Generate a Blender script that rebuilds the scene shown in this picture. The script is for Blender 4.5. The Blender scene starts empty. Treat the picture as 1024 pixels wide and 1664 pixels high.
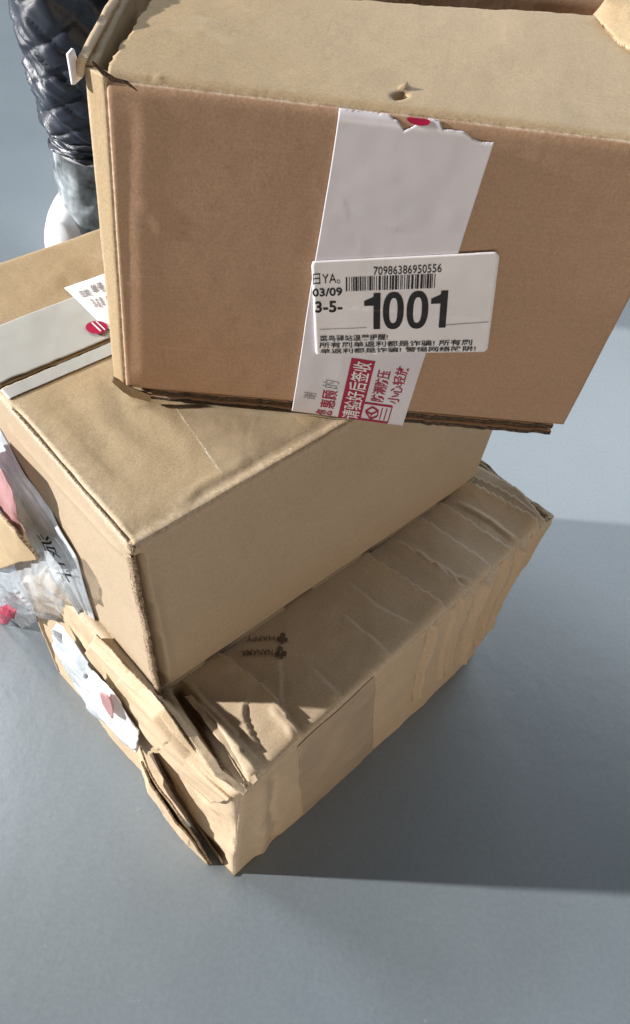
import bpy, math, random
import numpy as np
from mathutils import Matrix, Vector
random.seed(4)
S = bpy.context.scene
COL = S.collection
R = math.radians

# ------------------------------------------------------------------ camera
TH, RO, FPX, CH = R(52.3), R(9.1), 1210.0, 0.70
_f = np.array([0, math.cos(TH), -math.sin(TH)]); _r = np.array([1.0, 0, 0]); _u = np.cross(_r, _f)
CR = _r * math.cos(RO) + _u * math.sin(RO); CU = -_r * math.sin(RO) + _u * math.cos(RO); CF = _f
CP = np.array([0, 0, CH])
cam_d = bpy.data.cameras.new('camera'); cam = bpy.data.objects.new('camera', cam_d); COL.objects.link(cam)
cam.matrix_world = Matrix(((CR[0], CU[0], -CF[0], CP[0]), (CR[1], CU[1], -CF[1], CP[1]), (CR[2], CU[2], -CF[2], CP[2]), (0, 0, 0, 1)))
cam_d.sensor_fit = 'VERTICAL'; cam_d.sensor_height = 24.0; cam_d.lens = 24.0 * FPX / 1664
cam_d.clip_start = 0.01; cam_d.clip_end = 200
S.camera = cam
# ------------------------------------------------------------------ world, sun, lamps, exposure
W = bpy.data.worlds.new('World'); S.world = W; W.use_nodes = True
bg = W.node_tree.nodes['Background']; bg.inputs[0].default_value = (0.92, 0.95, 1.0, 1); bg.inputs[1].default_value = 0.022
AZ, EL = R(5.8), R(17)
sd = bpy.data.lights.new('sun', 'SUN'); sd.energy = 5.0; sd.angle = R(1.4); sd.color = (1.0, 0.975, 0.94)
sun = bpy.data.objects.new('sun', sd); COL.objects.link(sun)
sun.rotation_euler = Vector((math.cos(AZ) * math.cos(EL), math.sin(AZ) * math.cos(EL), -math.sin(EL))).to_track_quat('-Z', 'Y').to_euler()
def area(name, loc, target, sx, sy, power, col):
    d = bpy.data.lights.new(name, 'AREA'); d.shape = 'RECTANGLE'; d.size = sx; d.size_y = sy; d.energy = power; d.color = col
    o = bpy.data.objects.new(name, d); COL.objects.link(o); o.location = loc
    o.rotation_euler = (Vector(target) - Vector(loc)).to_track_quat('-Z', 'Y').to_euler()
area('skylight', (0.9, 2.9, 2.1), (0.3, 1.3, 0.0), 4.6, 2.0, 49, (0.84, 0.92, 1.0))
area('window_light', (-1.9, 1.0, 2.6), (-.05, 0.3, 0.4), 0.7, 0.7, 26, (0.90, 0.95, 1.0))
area('camera_side_fill', (1.1, -2.2, 0.42), (0, 0.3, 0.35), 2.2, 0.7, 19, (1.0, 0.84, 0.68))  # added fill behind the camera, brightens the shaded front faces
S.view_settings.view_transform = 'Standard'; S.view_settings.look = 'None'
S.view_settings.exposure = 0.66; S.view_settings.gamma = 1.0; S.view_settings.use_curve_mapping = False

# ------------------------------------------------------------------ helpers
def proj(P):
    d = np.asarray(P) - CP; z = d @ CF
    return np.array([512 + FPX * (d @ CR) / z, 832 - FPX * (d @ CU) / z])
def ray(x, y): return CF + (x - 512) / FPX * CR - (y - 832) / FPX * CU
def bpz(x, y, z):
    d = ray(x, y); return CP + d * (z - CP[2]) / d[2]
def lattice(n, seed):
    return np.random.default_rng(seed).random((n, n, n))
_L = [lattice(32, s) for s in range(6)]
def vnoise(P, seed=0):
    L = _L[seed % 6]; P = P + seed * 7.31
    i = np.floor(P).astype(int); f = P - i; f = f * f * (3 - 2 * f); i %= 31
    x, y, z = i[..., 0], i[..., 1], i[..., 2]; a, b, c = f[..., 0], f[..., 1], f[..., 2]
    def l(dx, dy, dz): return L[x + dx, y + dy, z + dz]
    return ((l(0,0,0)*(1-a)+l(1,0,0)*a)*(1-b)+(l(0,1,0)*(1-a)+l(1,1,0)*a)*b)*(1-c) + ((l(0,0,1)*(1-a)+l(1,0,1)*a)*(1-b)+(l(0,1,1)*(1-a)+l(1,1,1)*a)*b)*c - .5
def fbm(P, seed=0, o=4):
    s = 0; a = 1
    for k in range(o): s = s + a * vnoise(P * 2 ** k, seed + k); a *= .5
    return s
def mesh(name, V, F, mat, parent=None, smooth=True, mats=None, mi=None, attr=None):
    m = bpy.data.meshes.new(name); m.from_pydata([tuple(map(float, v)) for v in V], [], [tuple(map(int, f)) for f in F]); m.update()
    for a in ([mat] if mats is None else mats): m.materials.append(a)
    if mi is not None: m.polygons.foreach_set('material_index', np.array(mi, dtype=np.int32))
    m.polygons.foreach_set('use_smooth', [smooth] * len(m.polygons))
    if attr is not None:
        a = m.attributes.new('wear', 'FLOAT', 'POINT'); a.data.foreach_set('value', np.array(attr, dtype=np.float32))
    o = bpy.data.objects.new(name, m); COL.objects.link(o)
    if parent: o.parent = parent
    return o
def empty(name, loc, label, cat, group=None):
    o = bpy.data.objects.new(name, None); COL.objects.link(o); o.location = loc; o.empty_display_size = .05
    o['label'] = label; o['category'] = cat
    if group: o['group'] = group
    return o
def fix_parent(root):
    root_m = Matrix.Translation(root.location)
    for c in root.children: c.matrix_parent_inverse = root_m.inverted()
def gridf(nu, nv, off=0, flip=False):
    i, j = np.meshgrid(np.arange(nu - 1), np.arange(nv - 1), indexing='ij'); a = (i * nv + j).ravel() + off
    q = np.stack([a, a + nv, a + nv + 1, a + 1], 1)
    return q[:, ::-1] if flip else q
# ------------------------------------------------------------------ materials
def nmat(name):
    m = bpy.data.materials.new(name); m.use_nodes = True; nt = m.node_tree
    return m, nt, nt.nodes['Principled BSDF']
def N(nt, t, **k):
    n = nt.nodes.new(t)
    for a, b in k.items(): setattr(n, a, b)
    return n
def ramp(nt, fac, c0, c1, p0=0., p1=1.):
    r = N(nt, 'ShaderNodeValToRGB'); e = r.color_ramp.elements; e[0].position = p0; e[1].position = p1
    e[0].color = (*c0, 1); e[1].color = (*c1, 1); nt.links.new(fac, r.inputs[0]); return r.outputs[0]
def mix(nt, fac, a, b, mode='MIX'):
    m = N(nt, 'ShaderNodeMix', data_type='RGBA', blend_type=mode)
    if isinstance(fac, float): m.inputs[0].default_value = fac
    else: nt.links.new(fac, m.inputs[0])
    for k, v in ((6, a), (7, b)):
        if isinstance(v, tuple): m.inputs[k].default_value = (*v, 1)
        else: nt.links.new(v, m.inputs[k])
    return m.outputs[2]
def noise(nt, scale, det=5, rough=.6, vec=None):
    n = N(nt, 'ShaderNodeTexNoise'); n.inputs['Scale'].default_value = scale; n.inputs['Detail'].default_value = det; n.inputs['Roughness'].default_value = rough
    if vec is not None: nt.links.new(vec, n.inputs['Vector'])
    return n.outputs[0]
def kraft(name, base, dark, light, worn=(.62, .52, .40), rough=.62, spec=.35):
    m, nt, b = nmat(name)
    tc = N(nt, 'ShaderNodeTexCoord').outputs['Object']
    c = ramp(nt, noise(nt, 14, 5, .55, tc), dark, light, .3, .7)
    c = mix(nt, .65, c, base)
    sp = ramp(nt, noise(nt, 900, 3, .7, tc), (.72, .70, .68), (1.12, 1.12, 1.12), .32, .62)
    c = mix(nt, .55, c, sp, 'MULTIPLY')
    mp = N(nt, 'ShaderNodeMapping'); mp.inputs['Scale'].default_value = (60, 60, 900); nt.links.new(tc, mp.inputs[0])
    st = ramp(nt, noise(nt, 1.0, 3, .6, mp.outputs[0]), (.88, .87, .86), (1.08, 1.08, 1.08), .3, .7)
    c = mix(nt, .3, c, st, 'MULTIPLY')
    # dirt and handling marks
    d1 = ramp(nt, noise(nt, 32, 7, .72, tc), (0, 0, 0), (1, 1, 1), .62, .78)
    c = mix(nt, mix(nt, .35, (0, 0, 0), d1, 'MIX'), c, (dark[0] * .62, dark[1] * .6, dark[2] * .6))
    at = N(nt, 'ShaderNodeAttribute', attribute_name='wear')
    wn = N(nt, 'ShaderNodeMath', operation='MULTIPLY'); nt.links.new(at.outputs['Fac'], wn.inputs[0])
    wr = ramp(nt, noise(nt, 420, 4, .75, tc), (0, 0, 0), (1, 1, 1), .42, .6); nt.links.new(mix(nt, .8, (0, 0, 0), wr), wn.inputs[1])
    c = mix(nt, wn.outputs[0], c, worn)
    for k_, (rot, sc) in enumerate([((.6, .3, .9), (9, 9, 330)), ((-.9, .7, .2), (340, 12, 12))]):
        m2 = N(nt, 'ShaderNodeMapping'); m2.inputs['Rotation'].default_value = rot; m2.inputs['Scale'].default_value = sc; nt.links.new(tc, m2.inputs[0])
        sk = ramp(nt, noise(nt, 1.0, 4, .6, m2.outputs[0]), (0, 0, 0), (1, 1, 1), .66, .74)
        c = mix(nt, mix(nt, .30 - .1 * k_, (0, 0, 0), sk), c, worn if k_ == 0 else (dark[0] * .6, dark[1] * .58, dark[2] * .55))
    nt.links.new(c, b.inputs['Base Color'])
    b.inputs['Roughness'].default_value = rough; b.inputs['Specular IOR Level'].default_value = spec
    bp = N(nt, 'ShaderNodeBump'); bp.inputs['Strength'].default_value = .35; bp.inputs['Distance'].default_value = .0006
    nt.links.new(noise(nt, 260, 6, .7, tc), bp.inputs['Height']); nt.links.new(bp.outputs[0], b.inputs['Normal'])
    return m
M = {}
M['kraftC'] = kraft('reddish_brown_kraft', (.41, .26, .165), (.36, .225, .14), (.45, .29, .185))
M['kraftCt'] = kraft('tan_kraft_flap', (.395, .29, .17), (.36, .26, .145), (.43, .32, .195))
M['kraftB'] = kraft('light_brown_kraft', (.44, .345, .24), (.40, .31, .21), (.48, .38, .27))
M['kraftBt'] = kraft('dusty_tan_kraft', (.46, .345, .205), (.37, .27, .155), (.52, .40, .26))
M['kraftTape'] = kraft('taped_kraft', (.51, .385, .235), (.42, .315, .185), (.55, .43, .28), rough=.4)
M['kraftA'] = kraft('creased_tan_kraft', (.53, .41, .275), (.45, .34, .22), (.60, .47, .33))
def corr(nm='corrugated_edge', c0=(.08, .05, .025), c1=(.56, .43, .29)):
    m, nt, b = nmat(nm); tc = N(nt, 'ShaderNodeTexCoord').outputs['Object']
    c = ramp(nt, noise(nt, 700, 4, .8, tc), c0, c1, .40, .60)
    nt.links.new(c, b.inputs['Base Color']); b.inputs['Roughness'].default_value = .9
    return m
M['corr'] = corr()
M['corr_shaded'] = corr('shaded_corrugated_edge', (.015, .010, .006), (.13, .085, .05))  # raw edge colour darkened to carry the shade in gaps and cracks
def simple(name, col, rough=.5, spec=.5, var=.06, scale=60, bump=0, **k):
    m, nt, b = nmat(name); tc = N(nt, 'ShaderNodeTexCoord').outputs['Object']
    n = noise(nt, scale, 5, .6, tc)
    c = ramp(nt, n, tuple(max(0, x * (1 - var * 2)) for x in col), tuple(min(1, x * (1 + var)) for x in col), .3, .7)
    nt.links.new(c, b.inputs['Base Color']); b.inputs['Roughness'].default_value = rough; b.inputs['Specular IOR Level'].default_value = spec
    if bump:
        bp = N(nt, 'ShaderNodeBump'); bp.inputs['Strength'].default_value = .5; bp.inputs['Distance'].default_value = bump
        nt.links.new(n, bp.inputs['Height']); nt.links.new(bp.outputs[0], b.inputs['Normal'])
    for a, v in k.items(): b.inputs[a].default_value = v
    return m
M['tape'] = simple('white_sealing_tape', (.70, .68, .735), .33, .5, .03, 25)
M['wtape'] = simple('greyish_white_tape', (.44, .44, .415), .36, .5, .05, 20)
M['paper'] = simple('label_paper', (.78, .76, .78), .5, .4, .02, 40)
M['ink'] = simple('black_ink', (.012, .012, .014), .5, .3)
M['grey_ink'] = simple('grey_ink', (.30, .29, .30), .5, .3)
M['red'] = simple('red_ink', (.38, .012, .055), .4, .4, .05)
M['pink'] = simple('faded_red_ink', (.42, .22, .225), .4, .4)
M['ink_and_gap'] = simple('faded_ink_and_gap_shade', (.14, .095, .06), .7, .2)
M['browntape'] = simple('brown_packing_tape', (.46, .345, .23), .36, .5, .08, 30)
M['cleartape'] = simple('clear_packing_tape', (.47, .36, .22), .45, .4, .08, 14)
M['quilt'] = simple('navy_padded_fabric', (.018, .025, .045), .42, .6, .3, 40, .0004)
M['pants'] = simple('grey_patterned_fabric', (.34, .38, .41), .8, .2, .42, 34)
M['trim'] = simple('pale_trim', (.62, .60, .62), .6, .3)
M['shoe'] = simple('white_shoe', (.85, .85, .87), .4, .4)
M['skin'] = simple('skin', (.55, .36, .27), .5, .4)
M['sock'] = simple('cream_sock', (.55, .50, .44), .9, .1)
def film(name, col, alpha, rough=.12):
    m, nt, b = nmat(name); tc = N(nt, 'ShaderNodeTexCoord').outputs['Object']
    b.inputs['Base Color'].default_value = (*col, 1); b.inputs['Roughness'].default_value = rough
    b.inputs['Specular IOR Level'].default_value = .9; b.inputs['Coat Weight'].default_value = .6; b.inputs['Coat Roughness'].default_value = .08
    a = ramp(nt, noise(nt, 60, 4, .6, tc), (alpha * .7,) * 3, (min(1, alpha * 1.3),) * 3, .35, .65); nt.links.new(a, b.inputs['Alpha'])
    bp = N(nt, 'ShaderNodeBump'); bp.inputs['Strength'].default_value = .6; bp.inputs['Distance'].default_value = .002
    nt.links.new(noise(nt, 45, 3, .5, tc), bp.inputs['Height']); nt.links.new(bp.outputs[0], b.inputs['Normal'])
    return m
M['film'] = film('clear_plastic_film', (.70, .75, .80), .30, .08)
M['pouch'] = film('milky_plastic_film', (.76, .84, .92), .90, .22)
M['cleartape'] = film('clear_tape', (.60, .50, .36), .16, .25)
def floor_mat():
    m, nt, b = nmat('painted_floor'); tc = N(nt, 'ShaderNodeTexCoord').outputs['Object']
    c = ramp(nt, noise(nt, 3.0, 6, .6, tc), (.192, .226, .252), (.235, .272, .30), .3, .7)
    c = mix(nt, .5, c, ramp(nt, noise(nt, 240, 4, .8, tc), (.80, .80, .80), (1.14, 1.14, 1.14), .32, .68), 'MULTIPLY')
    sp = ramp(nt, noise(nt, 110, 2, .5, tc), (0, 0, 0), (1, 1, 1), .74, .78)
    c = mix(nt, mix(nt, .25, (0, 0, 0), sp), c, (.45, .48, .5))
    nt.links.new(c, b.inputs['Base Color'])
    nt.links.new(ramp(nt, noise(nt, 5, 4, .6, tc), (.24,) * 3, (.34,) * 3), b.inputs['Roughness']); b.inputs['Specular IOR Level'].default_value = .95
    bp = N(nt, 'ShaderNodeBump'); bp.inputs['Strength'].default_value = .15; bp.inputs['Distance'].default_value = .002
    nt.links.new(noise(nt, 40, 5, .6, tc), bp.inputs['Height']); nt.links.new(bp.outputs[0], b.inputs['Normal'])
    return m
M['floor'] = floor_mat()
M['curb'] = simple('concrete', (.3, .32, .34), .6)

# ------------------------------------------------------------------ floor
fl = mesh('floor', [(-40, -40, 0), (40, -40, 0), (40, 40, 0), (-40, 40, 0)], [(0, 1, 2, 3)], M['floor'], smooth=False); fl['kind'] = 'structure'

# ------------------------------------------------------------------ panels
def segdist(X, Y, pts):
    D = np.full(X.shape, 1e9); T = np.zeros(X.shape); tot = 0; L = []
    for (a, b) in zip(pts[:-1], pts[1:]): L.append(math.hypot(b[0] - a[0], b[1] - a[1]))
    Lt = sum(L) or 1; SG = np.zeros(X.shape)
    for (a, b), l in zip(zip(pts[:-1], pts[1:]), L):
        dx, dy = b[0] - a[0], b[1] - a[1]; t = np.clip(((X - a[0]) * dx + (Y - a[1]) * dy) / (l * l + 1e-12), 0, 1)
        d = np.hypot(X - a[0] - t * dx, Y - a[1] - t * dy); k = d < D
        D = np.where(k, d, D); T = np.where(k, (tot + t * l) / Lt, T); SG = np.where(k, np.sign((X - a[0]) * dy - (Y - a[1]) * dx), SG); tot += l
    return D, T, SG
WOB = [1.0]
class Panel:
    """curved board between four corners: origin o, along u (metres), along v; folds on chosen edges"""
    def __init__(s, o, pu, pv, puv, folds='', r=.004, feats=(), amp=.0006, warp=.0012, th=.004):
        s.o, s.pu, s.pv, s.puv = map(np.asarray, (o, pu, pv, puv))
        s.W = np.linalg.norm(s.pu - s.o); s.H = np.linalg.norm(s.pv - s.o)
        s.U = (s.pu - s.o) / s.W; s.V = (s.pv - s.o) / s.H; s.n = np.cross(s.U, s.V); s.n /= np.linalg.norm(s.n)
        s.folds, s.r, s.amp, s.warp, s.th = folds, r, amp, warp, th; s.rr = {}; s.wob = WOB[0]; s.feats = []
        for f in feats: s.add(*f)
    def px(s, x, y):                       # photo point -> metres on the panel
        d = ray(x, y); t = ((s.o - CP) @ s.n) / (d @ s.n); P = CP + d * t - s.o
        # solve the bilinear patch by Newton
        a = P @ s.U / s.W; b = P @ s.V / s.H
        e = s.puv - s.pu - s.pv + s.o
        for _ in range(12):
            q = a * (s.pu - s.o) + b * (s.pv - s.o) + a * b * e - P
            J = np.array([s.pu - s.o + b * e, s.pv - s.o + a * e]).T
            st = np.linalg.lstsq(J, -q, rcond=None)[0]; a += st[0]; b += st[1]
        return (a * s.W, b * s.H)
    def add(s, kind, pts, w, h, taper=0, isuv=False, wav=0.):
        p = pts if isuv else [s.px(*q) for q in pts]
        s.feats.append((kind, p, w, h, taper, wav))
    def height(s, X, Y):
        P3 = np.stack([X, Y, X * 0 + s.W * 3], -1)
        h = s.amp * 2 * fbm(P3 * 28, 1) + s.warp * 2 * vnoise(P3 * 9, 3)
        wx = fbm(P3 * 26, 2, 3) * 1.3
        for kind, p, w, hh, taper, wav in s.feats:
            D, T, SG = segdist(X + wx * wav, Y + fbm(P3 * 26, 4, 3) * 1.3 * wav, p)
            e = 1.0
            if taper == 1: e = np.clip(np.minimum(T, 1 - T) * 5, 0, 1)
            elif taper == 2: e = np.clip((1 - T) * 3, 0, 1)
            elif taper == 3: e = np.clip(T * 3, 0, 1)
            if kind == 'r': h = h + hh * e * np.exp(-(D / w) ** 2)
            elif kind == 'crease': h = h + hh * e * (np.exp(-(D / w) ** 2) - .9 * np.exp(-((D - w * 1.6) / w) ** 2) * (SG > 0))
            elif kind == 'sharp': h = h + hh * e * np.clip(1 - D / w, 0, 1)
            elif kind == 'fold': h = h + hh * e * np.where(SG > 0, np.exp(-D / w), -.45 * np.exp(-D / (w * 1.3)) + 0)
            elif kind == 'step': h = h + hh * e * np.clip(-SG * D / w * .5 + .5, 0, 1) * np.exp(-(D / (w * 14)) ** 2)
            elif kind == 'half': h = h + hh * e * (1 / (1 + np.exp(np.clip(-SG * D / w, -40, 40))))
        return h
    def at(s, X, Y, off=0.0):
        X = np.asarray(X, float); Y = np.asarray(Y, float)
        h = s.height(X, Y)
        x, y = X / s.W, Y / s.H; drop = np.zeros(X.shape); r = s.r
        su = np.zeros(X.shape); sv = np.zeros(X.shape); fade = np.ones(X.shape)
        for k, d in (('l', X), ('r', s.W - X), ('b', Y), ('t', s.H - Y)):
            if k in s.folds:
                r = s.rr.get(k, s.r); m = (d < r); a = np.where(m, (1 - np.clip(d, 0, r) / r) * math.pi / 4, 0)
                nd = r - r * np.sin(a) ; sh = np.where(m, nd - d, 0)
                # arc meets the neighbour at 45 deg
                dr = r * (1 - np.cos(a)); drop = drop + np.where(m, dr, 0)
                if k == 'l': su += sh
                if k == 'r': su -= sh
                if k == 'b': sv += sh
                if k == 't': sv -= sh
                fade = fade * np.clip(d / (r * 1.5), 0, 1) ** .6
        x = x + su / s.W; y = y + sv / s.H
        e = s.puv - s.pu - s.pv + s.o
        P = s.o + x[..., None] * (s.pu - s.o) + y[..., None] * (s.pv - s.o) + (x * y)[..., None] * e
        P = P + ((h * fade - drop + off)[..., None]) * s.n
        q = P * 34
        wob = np.stack([vnoise(q, 0), vnoise(q, 2), vnoise(q, 4)], -1) * .0011 + np.stack([vnoise(q * 4, 1), vnoise(q * 4, 3), vnoise(q * 4, 5)], -1) * .0005
        return P + wob * s.wob
    def build(s, name, parent, mat, res=.0016, u0=0., u1=None, v0=0., v1=None, rag=0., ragk='', wearw=.006, label=None, edge='corr'):
        u1 = s.W if u1 is None else u1; v1 = s.H if v1 is None else v1
        nu = max(4, int((u1 - u0) / res)); nv = max(4, int((v1 - v0) / res))
        X, Y = np.meshgrid(np.linspace(u0, u1, nu), np.linspace(v0, v1, nv), indexing='ij')
        if rag:
            n1 = fbm(np.stack([X * 160, Y * 160, X * 0 + 5], -1), 5, 3)
            for k, d in (('l', X - u0), ('r', u1 - X), ('b', Y - v0), ('t', v1 - Y)):
                if k in ragk:
                    w = np.clip(1 - d / .004, 0, 1) * rag * n1
                    if k in 'lr': X = X + w
                    else: Y = Y + w
        P = s.at(X, Y); Q = s.at(X, Y, -s.th)
        V = np.concatenate([P.reshape(-1, 3), Q.reshape(-1, 3)]); n = nu * nv
        F = [gridf(nu, nv), gridf(nu, nv, n, True)]; 
        idx = np.arange(n).reshape(nu, nv)
        loop = np.concatenate([idx[:, 0], idx[-1, 1:], idx[-2::-1, -1], idx[0, -2:0:-1]])
        l2 = np.roll(loop, -1); F.append(np.stack([loop, loop + n, l2 + n, l2], 1))
        mi = [0] * (len(F[0]) + len(F[1])) + [1] * len(F[2])
        wear = np.zeros(X.shape)
        for k, d in (('l', X), ('r', s.W - X), ('b', Y), ('t', s.H - Y)):
            if k in s.folds: wear = np.maximum(wear, np.clip(1 - d / wearw, 0, 1))
        for kind, p, w, hh, tp, wav in s.feats:
            if hh > 0 and kind in ('crease', 'sharp', 'fold'):
                D, T, SG = segdist(X, Y, p); wear = np.maximum(wear, .55 * np.clip(1 - D / (w * 1.0), 0, 1))
        o = mesh(name, V, np.concatenate(F), None, parent, mats=[mat, M[edge]], mi=mi, attr=np.concatenate([wear.ravel(), wear.ravel() * 0]))
        if label: o['label'] = label
        return o
def patch(pn, name, parent, mat, quad, off=.0006, th=.0004, nu=40, nv=40, top=None, left=None, isuv=False, outer=None, right=None, bot=None):
    """thin sticker conforming to a panel; quad = TL,TR,BR,BL photo points"""
    q = [np.array(p if isuv else pn.px(*p)) for p in quad]
    A, B = np.meshgrid(np.linspace(0, 1, nu), np.linspace(0, 1, nv), indexing='ij')
    if top is not None: B = top(A) + (1 - top(A)) * B
    if bot is not None: B = B * bot(A)
    if left is not None: A = left(B) + (1 - left(B)) * A
    if right is not None: A = A * right(B)
    T = lambda a, b: (1-a)*(1-b), 
    XY = ((1-A)*(1-B))[..., None]*q[0] + (A*(1-B))[..., None]*q[1] + (A*B)[..., None]*q[2] + ((1-A)*B)[..., None]*q[3]
    o1 = off + th
    P = pn.at(XY[..., 0], XY[..., 1], o1); Q = pn.at(XY[..., 0], XY[..., 1], off)
    if outer is not None:
        P = P + outer(A, B)[..., None] * pn.n; Q = Q + outer(A, B)[..., None] * pn.n
    n = nu * nv; idx = np.arange(n).reshape(nu, nv)
    loop = np.concatenate([idx[:, 0], idx[-1, 1:], idx[-2::-1, -1], idx[0, -2:0:-1]]); l2 = np.roll(loop, -1)
    F = np.concatenate([gridf(nu, nv, 0, True), gridf(nu, nv, n), np.stack([l2, l2 + n, loop + n, loop], 1)])
    ob = mesh(name, np.concatenate([P.reshape(-1, 3), Q.reshape(-1, 3)]), F, mat, parent)
    ob['_q'] = 0; del ob['_q']
    def mp(a, b, o=0.0):
        a = np.asarray(a); b = np.asarray(b)
        xy = ((1-a)*(1-b))[..., None]*q[0] + (a*(1-b))[..., None]*q[1] + (a*b)[..., None]*q[2] + ((1-a)*b)[..., None]*q[3]
        P = pn.at(xy[..., 0], xy[..., 1], o1 + o)
        if outer is not None: P = P + outer(a, b)[..., None] * pn.n
        return P
    return ob, mp
def textgeo(body, bold=0.0, res=3):
    c = bpy.data.curves.new('t', 'FONT'); c.body = body; c.size = 1; c.offset = bold; c.resolution_u = res; c.fill_mode = 'FRONT'
    o = bpy.data.objects.new('t', c); COL.objects.link(o); bpy.context.view_layer.update()
    dg = bpy.context.evaluated_depsgraph_get(); m = o.evaluated_get(dg).to_mesh()
    V = np.array([v.co[:] for v in m.vertices]).reshape(-1, 3); F = [list(p.vertices) for p in m.polygons]
    o.evaluated_get(dg).to_mesh_clear(); bpy.data.objects.remove(o); bpy.data.curves.remove(c)
    return V, F
class Ink:
    """collects printed marks in label coordinates, then one mesh"""
    def __init__(s): s.V = []; s.F = []; s.n = 0
    def put(s, V, F): s.V.append(V); s.F += [[i + s.n for i in f] for f in F]; s.n += len(V)
    def text(s, body, a0, a1, b0, b1, bold=0.0, rot=0, skew=0., clip=None):
        """fit text in the box a0..a1, b0..b1 (b downwards); rot=90: reads bottom to top"""
        V, F = textgeo(body, bold)
        if not len(V): return
        x = (V[:, 0] - V[:, 0].min()) / np.ptp(V[:, 0]); y = (V[:, 1] - V[:, 1].min()) / max(1e-6, np.ptp(V[:, 1]))
        if rot == 0: A = a0 + (a1 - a0) * x; B = b1 - (b1 - b0) * y
        elif rot == 180: A = a1 - (a1 - a0) * x; B = b0 + (b1 - b0) * y
        else: A = a1 - (a1 - a0) * y; B = b1 - (b1 - b0) * x
        A = A + skew * (B - b0)
        if clip is not None:
            F = [f for f in F if all(A[i] <= clip[1] and A[i] >= clip[0] and B[i] <= clip[3] and B[i] >= clip[2] for i in f)]
        s.put(np.stack([A, B], 1), F)
    def rect(s, a0, b0, a1, b1, n=1): s.quad([(a0, b0), (a1, b0), (a1, b1), (a0, b1)])
    def quad(s, pts):
        p = np.array(pts, float); e = lambda a, b: int(np.clip(np.linalg.norm(b - a) / .02, 1, 60)) if np.abs(p).max() < 5 else 2
        nu, nv = e(p[0], p[1]) + 1, e(p[0], p[3]) + 1
        a, b = np.meshgrid(np.linspace(0, 1, nu), np.linspace(0, 1, nv), indexing='ij'); a = a[..., None]; b = b[..., None]
        V = (1-a)*(1-b)*p[0] + a*(1-b)*p[1] + a*b*p[2] + (1-a)*b*p[3]
        s.put(V.reshape(-1, 2), [list(map(int, f)) for f in gridf(nu, nv, 0, True)])
    def ring(s, cx, cy, rx, ry, hx, hy, n=48):
        t = np.linspace(0, 2 * math.pi, n, endpoint=False)
        se = lambda v, e: np.sign(v) * np.abs(v) ** e
        o = np.stack([cx + rx * se(np.cos(t), .86), cy + ry * se(np.sin(t), .86)], 1); i = np.stack([cx + hx * se(np.cos(t), .8), cy + hy * se(np.sin(t), .8)], 1)
        s.put(np.concatenate([o, i]), [[k, (k + 1) % n, (k + 1) % n + n, k + n][::-1] for k in range(n)])
    def line(s, p, q, w):
        p, q = np.array(p), np.array(q); d = q - p; d = d / np.linalg.norm(d); n = np.array([-d[1], d[0]]) * w / 2
        s.quad([p - n, q - n, q + n, p + n])
    def build(s, name, parent, mat, mp, o=.0003):
        if not s.V: return
        V = np.concatenate(s.V); P = mp(V[:, 0], V[:, 1], o)
        return mesh(name, P, s.F, mat, parent, smooth=False)
def hexa(o, a, b, ab, z1, O, A, B, AB): return dict(o=o, a=a, b=b, ab=ab, O=O, A=A, B=B, AB=AB)
def boxpts(x, y, z, yaw, a, b, hh):
    d1 = np.array([math.cos(yaw), math.sin(yaw), 0]); d2 = np.array([-math.sin(yaw), math.cos(yaw), 0]); o = np.array([x, y, z]); up = np.array([0, 0, hh])
    return dict(o=o, a=o+a*d1, b=o+b*d2, ab=o+a*d1+b*d2, O=o+up, A=o+a*d1+up, B=o+b*d2+up, AB=o+a*d1+b*d2+up)

ZA, ZB, ZC = .24, .41, .57
WOB[0] = .8
# =================================================================== BOTTOM CARTON
A = boxpts(-.021, .1292, 0, R(50.96), .3388, .265, ZA)
A['o'] = bpz(380, 1424, 0.0); A['a'] = bpz(772, 1062, 0.0); A['O'] = bpz(388, 1296, ZA); A['A'] = bpz(905, 838, ZA)
rootA = empty('cardboard_box', A['o'], 'large creased tan cardboard box on the floor, at the bottom of the stack', 'box', 'cardboard boxes stacked on the floor')
# top
tp = Panel(A['O'], A['A'], A['B'], A['AB'], 'lbr', r=.007, amp=.0012, warp=.002)
tp = Panel(A['O'], A['A'], A['B'], A['AB'], 'lb', r=.006, amp=.0007, warp=.0016)
tp.add('fold', [(600, 903), (660, 945), (722, 987)], 0.0120, 0.0040, 0, wav=.0012)
tp.add('fold', [(752, 788), (820, 825), (900, 872)], 0.0120, 0.0092, 0, wav=.0012)
tp.add('fold', [(692, 848), (750, 888), (812, 930)], 0.0140, 0.0017, 0, wav=.0012)
tp.add('fold', [(800, 770), (850, 800), (895, 850)], 0.0080, 0.0023, 1, wav=.0012)
tp.add('fold', [(380, 1080), (440, 1130), (492, 1190)], 0.0120, 0.0040, 0, wav=.0012)
tp.add('sharp', [(440, 1150), (470, 1180), (480, 1205)], .003, .0012, 1, wav=.002)
tp.add('fold', [(400, 1135), (398, 1165), (412, 1195), (425, 1215)], 0.0080, 0.0014, 1, wav=.0012)
tp.add('fold', [(345, 1150), (395, 1205), (430, 1248)], 0.0100, 0.0023, 0, wav=.0012)
tp.add('fold', [(318, 1135), (375, 1195), (425, 1262)], 0.0080, 0.0030, 0, wav=.0012)
tp.add('r', [(290, 1120), (330, 1175), (390, 1285)], .0032, -.022, 0, wav=.003)
tp.add('r', [(310, 1135), (355, 1195), (405, 1280)], .0020, -.008, 0, wav=.003)
tp.add('fold', [(640, 872), (700, 915), (765, 965)], 0.0100, 0.0023, 1, wav=.0012)
tp.add('fold', [(720, 822), (790, 868), (850, 905)], 0.0080, 0.0029, 0, wav=.0012)
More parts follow.
